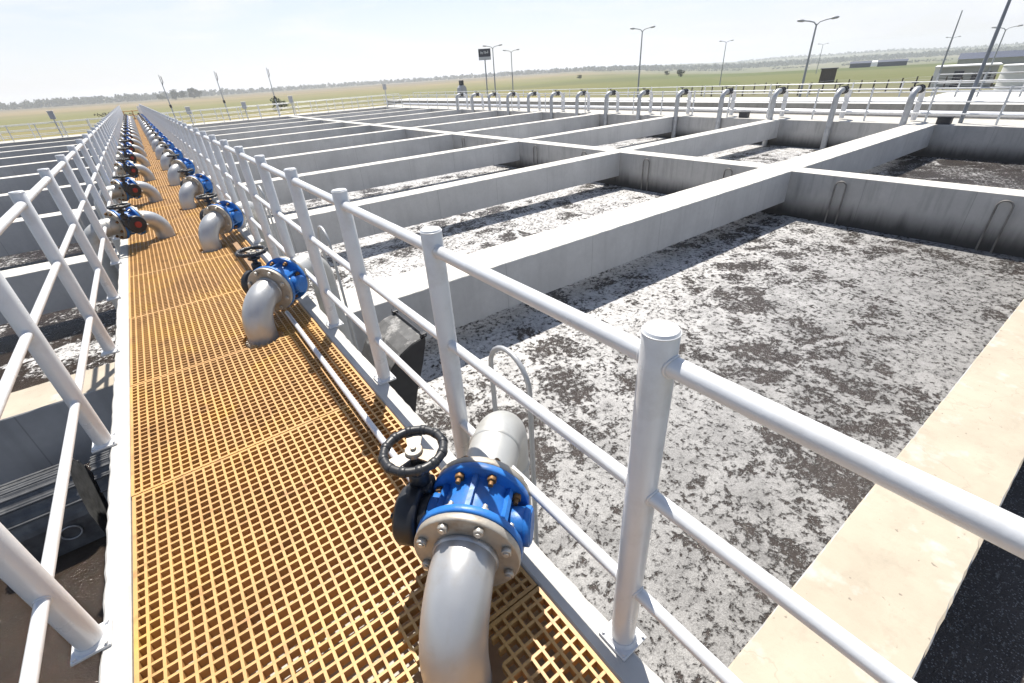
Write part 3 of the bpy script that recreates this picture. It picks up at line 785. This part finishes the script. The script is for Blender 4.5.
bld(70.2, 330, 9, 4, 2.2, 'left dark blue shed of the pair far out in the green field', 'field_shed', 'roof_blue', 'roof_blue', details=False, gable=True, cat='shed')
bld(72.5, 330, 12, 4, 2.2, 'right dark blue shed of the pair far out in the green field', 'field_shed', 'roof_blue', 'roof_blue', details=False, gable=True, cat='shed')
bld(71.6, 800, 46, 8, 5, 'long white greenhouse strip in the distant fields at right', 'greenhouse', 'sheet_white', 'sheet_white', details=False, gable=True, cat='greenhouse')
bld(67.9, 120, 2.6, 2.6, 2.6, 'small square dark kiosk in the field right of the leaning lamp', 'kiosk', 'timber', 'dark_box', details=False, cat='kiosk')
# pale platforms further right
tag(MB().box((33, Y0 - 6, -3.5), (37.5, 8.5, -.75), .02).build('concrete_platform', 'channel'), 'pale raised platform at the right edge beyond the channel railing', 'platform')
small_rail((33.2, Y0, 0), (33.2, 8.3, 0), 8, 1.0, -.75, 'short white railing on the pale platform at the right edge')
# field fence
t = thing('field_fence', 'row of dark fence posts crossing the green field right of centre', 'fence', (0, 0, 0))
me = MB().tube([(0,0,0),(0,0,1.6)], [.11, .08], 8).mesh('fence_post', 'timber')
fp = []
for k in range(26):
    hd = 55 + k * .98; d = 88 + 4 * math.sin(k); x, y = polar(hd, d); z = height(x, y); fp.append((x, y, z))
    link('fence_post', me, t, (x, y, z - .1))
b = MB()
for f in (.6, 1.1, 1.4): b.tube([(x, y, z + f) for x, y, z in fp], .012, 4)
b.build('wire', 'grey_box', t)

# ------------------------------------------------------------------ vegetation
def clump(b, c, rx, rz, n, size):
    for _ in range(n):
        while True:
            p = Vector((random.uniform(-1, 1), random.uniform(-1, 1), random.uniform(-1, 1)))
            if p.length < 1: break
        q = Vector((c[0] + p.x*rx, c[1] + p.y*rx, c[2] + p.z*rz))
        nrm = Vector((random.gauss(0,1), random.gauss(0,1), random.gauss(0,1) + .6)).normalized()
        u = nrm.orthogonal().normalized(); v = nrm.cross(u); s = size * random.uniform(.6, 1.4)
        b.face([q + u*s, q + v*s*.8, q - u*s, q - v*s*.8])
def tree(x, y, h, w, lab, m='leaf_dark', name='tree', grp=None, conif=False):
    z = height(x, y)
    t = thing(name, lab, 'tree' if name != 'bush' else 'bush', (x, y, z - .1), 0, grp)
    tb = MB().tube([(0,0,0),(.05,0,h*.4),(0,.05,h*.85)], [h*.03, h*.02, h*.006], 8)
    for k in range(5):
        a = random.uniform(0, 6.28); zz = h * random.uniform(.35, .7)
        tb.tube([(0,0,zz), (w*.3*math.cos(a), w*.3*math.sin(a), zz + h*.12)], [h*.012, h*.004], 6)
    tb.build('trunk', 'bark', t)
    cb = MB()
    for k in range(11):
        f = random.uniform(.2, .9); rr = w * (.5 if not conif else .5 * (1.05 - f))
        a = random.uniform(0, 6.28)
        clump(cb, (rr*.6*math.cos(a), rr*.6*math.sin(a), h*f), rr*.75 + .1, h*.17, 75, h*.05)
    cb.build('crown', m, t); return t
for hd, d, h, w in ((3.7, 800, 12, 8), (4.3, 800, 9.5, 9), (5.1, 805, 14, 7), (5.6, 800, 11.5, 8), (2.6, 820, 8.5, 9)):
    x, y = polar(hd, d)
    lab = {14: 'tallest dark tree of the small group on the left horizon', 8.5: 'leftmost, lowest dark tree of the group on the left horizon'}.get(h, 'dark tree in the small group standing before the left horizon woods')
    tree(x, y, h, w, lab, 'leaf_dark', 'tree', 'trees before the left horizon woods')
x, y = polar(-1.2, 130); tree(x, y, 3.0, 5.5, 'brownish bush beyond the far end of the left railing', 'leaf_dry', 'bush')
x, y = polar(12.4, 150); tree(x, y, 3.4, 3.2, 'green bush behind the right one of the far masts', 'leaf', 'bush')
for hd, d, h, lab in ((44.2, 300, 2.2, 'small round bush in the field left of the middle lamp'), (54.7, 260, 3, 'round dark bush in the green field right of the middle lamp'), (53.3, 330, 2.5, 'small bush in the green field just right of the middle lamp')):
    x, y = polar(hd, d); tree(x, y, h, h, lab, 'leaf_dark', 'bush')
b = MB()
for h0, h1, dist, wig, hh, st in ((-30, 92, 1350, 120, 10, .13), (44, 92, 1750, 90, 8, .16), (46, 90, 1000, 60, 3.2, .14), (60, 92, 2300, 80, 10, .2)):
    hd = h0
    while hd < h1:
        d = dist + wig * math.sin(hd * .11 + dist) + random.uniform(-50, 50)
        x, y = polar(hd, d); z = height(x, y)
        h = hh * (1.25 if hd < 8 and dist == 1350 else 1) * random.uniform(.7, 1.1)
        if dist == 1000 and random.random() < .04: hd += 2.5
        for k in range(3):
            clump(b, (x + random.uniform(-6, 6), y + random.uniform(-6, 6), z + h*(.22 + .24*k)), h*.6*(1.1 - .25*k), h*.3, 20, h*.15)
        hd += random.uniform(.7, 1.3) * st
w_ = b.build('far_woods', 'leaf_dark'); kind(w_, 'stuff'); w_['label'] = 'long dark belt of distant woods along the horizon'; w_['category'] = 'woods'

# ------------------------------------------------------------------ air
hz = MB().box((-3400, -3400, -40), (3400, 3400, 40)).build('haze', 'bolt')
hm = bpy.data.materials.new('haze'); hm.use_nodes = True; nt = hm.node_tree; nt.nodes.clear()
out = nt.nodes.new('ShaderNodeOutputMaterial'); pv = nt.nodes.new('ShaderNodeVolumePrincipled')
pv.inputs['Color'].default_value = (.86, .90, .96, 1); pv.inputs['Density'].default_value = .0004; pv.inputs['Anisotropy'].default_value = .3
lk(nt, pv.outputs[0], out.inputs['Volume'])
hz.data.materials.clear(); hz.data.materials.append(hm); kind(hz, 'stuff')

# ------------------------------------------------------------------ camera
cam = bpy.data.cameras.new('camera'); co = bpy.data.objects.new('camera', cam); COL.objects.link(co)
cam.sensor_width = 36; cam.lens = 452.862 * 36 / 1024; cam.clip_start = .05; cam.clip_end = 20000
r_ = Vector((.798, -.600, -.057)); u_ = Vector((.345, .378, .859)); f_ = Vector((.494, .705, -.509))
yaw, pitch, roll = CAMROT = (.61100, .53374, -.06580)
cy, sy, cp, sp = math.cos(yaw), math.sin(yaw), math.cos(pitch), math.sin(pitch)
f_ = Vector((sy*cp, cy*cp, -sp)); rt = Vector((cy, -sy, 0)); up = rt.cross(f_)
r_ = rt*math.cos(roll) + up*math.sin(roll); u_ = -rt*math.sin(roll) + up*math.cos(roll)
mw = Matrix(((r_.x, u_.x, -f_.x, 0), (r_.y, u_.y, -f_.y, 0), (r_.z, u_.z, -f_.z, 1.528), (0,0,0,1)))
co.matrix_world = mw; sc.camera = co

# ------------------------------------------------------------------ light
SUN = Vector((.28, .48, 1)).normalized()
el = math.asin(SUN.z); az = math.atan2(SUN.x, SUN.y)
sl = bpy.data.lights.new('sun', 'SUN'); sl.energy = 5.0; sl.angle = R(.5); sl.color = (1, .95, .87)
so = bpy.data.objects.new('sun', sl); COL.objects.link(so); so.rotation_euler = SUN.to_track_quat('Z', 'Y').to_euler(); so.location = (0, 0, 30)
wd = bpy.data.worlds.new('World'); sc.world = wd; wd.use_nodes = True; nt = wd.node_tree
bg = nt.nodes['Background']; sky = nt.nodes.new('ShaderNodeTexSky'); sky.sky_type = 'NISHITA'; sky.sun_disc = False
sky.sun_elevation = el; sky.sun_rotation = az; sky.air_density = 1.0; sky.dust_density = .8; sky.ozone_density = 1.0; sky.altitude = 50
# thin bright haze veil low in the sky, faint cloud streaks in it
tcw = nt.nodes.new('ShaderNodeTexCoord'); sz = nt.nodes.new('ShaderNodeSeparateXYZ'); lk(nt, tcw.outputs['Generated'], sz.inputs[0])
mpw = nt.nodes.new('ShaderNodeMapping'); mpw.inputs['Scale'].default_value = (1, 1, 5); lk(nt, tcw.outputs['Generated'], mpw.inputs['Vector'])
cl = noise(nt, mpw.outputs[0], 2.6, 6, .58, .3)
veil = mth(nt, 'ADD', mrange(nt, sz.outputs['Z'], .0, .40, .88, .08, True), mrange(nt, cl, .42, .68, -.26, .26, True), None, True)
skc = mix(nt, veil, sky.outputs[0], (7.9, 8.0, 8.95))
lk(nt, skc, bg.inputs['Color']); bg.inputs['Strength'].default_value = .078

sc.view_settings.view_transform = 'Standard'; sc.view_settings.look = 'None'
sc.view_settings.exposure = .66; sc.view_settings.gamma = 1
sc.cycles.use_denoising = True
sc.cycles.max_bounces = 8; sc.cycles.volume_bounces = 1
sc.cycles.sample_clamp_indirect = 8
